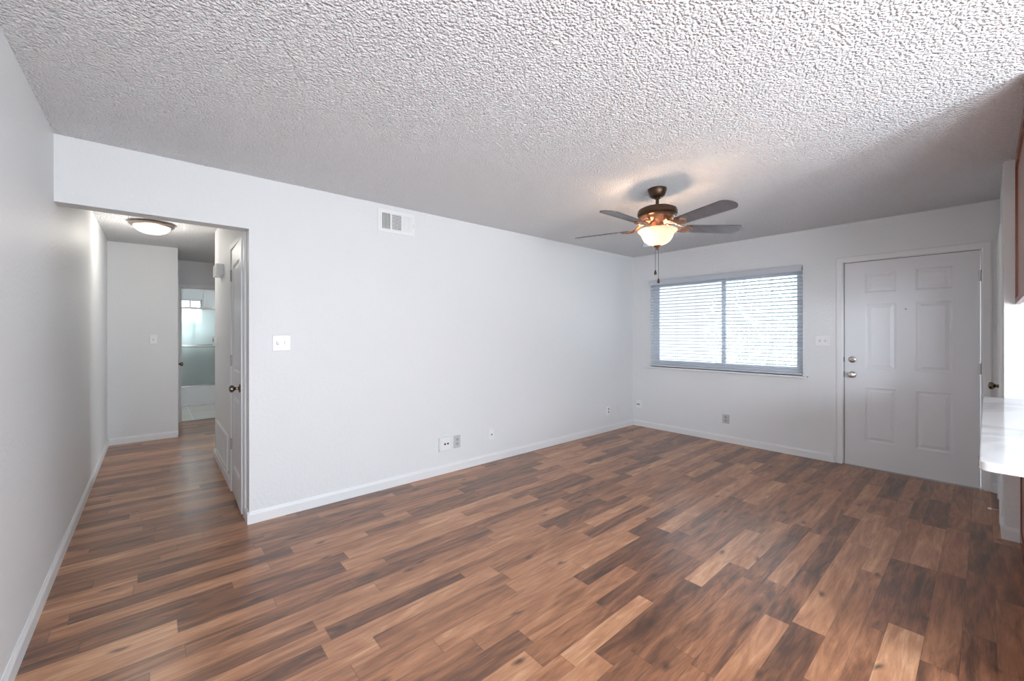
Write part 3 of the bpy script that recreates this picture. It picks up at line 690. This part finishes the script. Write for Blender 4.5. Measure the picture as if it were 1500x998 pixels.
# ------------------------------------------------------------------ bathroom
tb = empty('bathtub', (0, YT, 0)); tag(tb, 'white bathtub seen through the bathroom doorway at the end of the hall', 'bathtub')
obj('apron', B((X0+.002, 1.498, 0, .05, .002, .352), (X0+.002, 1.498, -.012, 0, .002, .05)), tub_m, tb, bevel=.006)
obj('basin', B((X0+.002, 1.498, .05, .10, .30, .352), (X0+.002, 1.498, .68, .755, .002, .352), (X0+.002, X0+.08, .1, .68, .002, .352), (1.42, 1.498, .1, .68, .002, .352), (X0+.08, 1.42, .05, .68, .002, .06)), tub_m, tb, bevel=.01)
sh = empty('shower_door', (0, YT, .352)); tag(sh, 'sliding obscured glass shower door with metal rails above the bathtub', 'shower door')
obj('glass_panel', B(X0+.01, .60, .012, .017, .02, 1.46), obscure_m, sh)
obj('glass_panel', B(.52, 1.49, .032, .037, .02, 1.46), obscure_m, sh)
obj('top_rail', B(X0+.003, 1.497, -.002, .045, 1.452, 1.492), chrome_m, sh, bevel=.003)
obj('bottom_track', B(X0+.003, 1.497, 0, .045, .0005, .022), chrome_m, sh, bevel=.002)
tw = obj('towel_bar', tube([(-.25, -.05, .742), (1.15, -.05, .742)], .008, 12), chrome_m, sh, smooth=True)
obj('towel_bar_bracket', B((-.24, -.22, -.05, .012, .735, .750), (1.10, 1.12, -.05, .012, .735, .750)), chrome_m, tw)
obj('handle_rail', B(-.25, 1.15, -.006, .012, .765, .785), chrome_m, sh)
struct(obj('trim_shower', B(.762, .790, YW-.03, YW, 1.2, 2.16), trim_m))
bw = empty('window_2', ((qx0+qx1)/2, YW, qz0)); struct(bw, 'small bright bathroom window above the shower door', 'window')
hx = (qx1-qx0)/2; hz = qz1-qz0
obj('window_frame', B(*frame4('x', -hx, hx, .04, .09, 0, hz, .03, .03, .03, .03), (.205, .235, .04, .09, .03, hz-.03)), frame_m, bw)
obj('pane', B((-hx+.03, .205, .060, .064, .03, hz-.03), (.235, hx-.03, .060, .064, .03, hz-.03)), glass_m, bw)
# glazed patio door added behind the camera to let daylight in, and bedroom window in the side passage (light sources)
pw = empty('window_3', (0, YF, 0)); struct(pw, 'added sliding glass patio door, unseen in the wall behind the camera', 'window')
obj('window_frame', B(*frame4('x', px0, px1, -.10, -.03, 0, pz1, .05, .05, .05, .05), (1.57, 1.63, -.10, -.03, .05, pz1-.05)), frame_m, pw)
obj('pane', B(px0+.05, px1-.05, -.067, -.063, .05, pz1-.05), glass_m, pw)

kw = empty('window_4', (XS, -1.8, 1.05)); struct(kw, 'added kitchen window, unseen in the wall beside the camera', 'window')  # window added out of view to throw light on the left wall
obj('window_frame', B(*frame4('y', -.7, .7, .04, .09, 0, 1.05, .05, .05, .05, .05), (.04, .09, -.025, .025, .05, 1.0)), frame_m, kw)
obj('pane', B(.062, .066, -.65, .65, .05, 1.0), glass_m, kw)
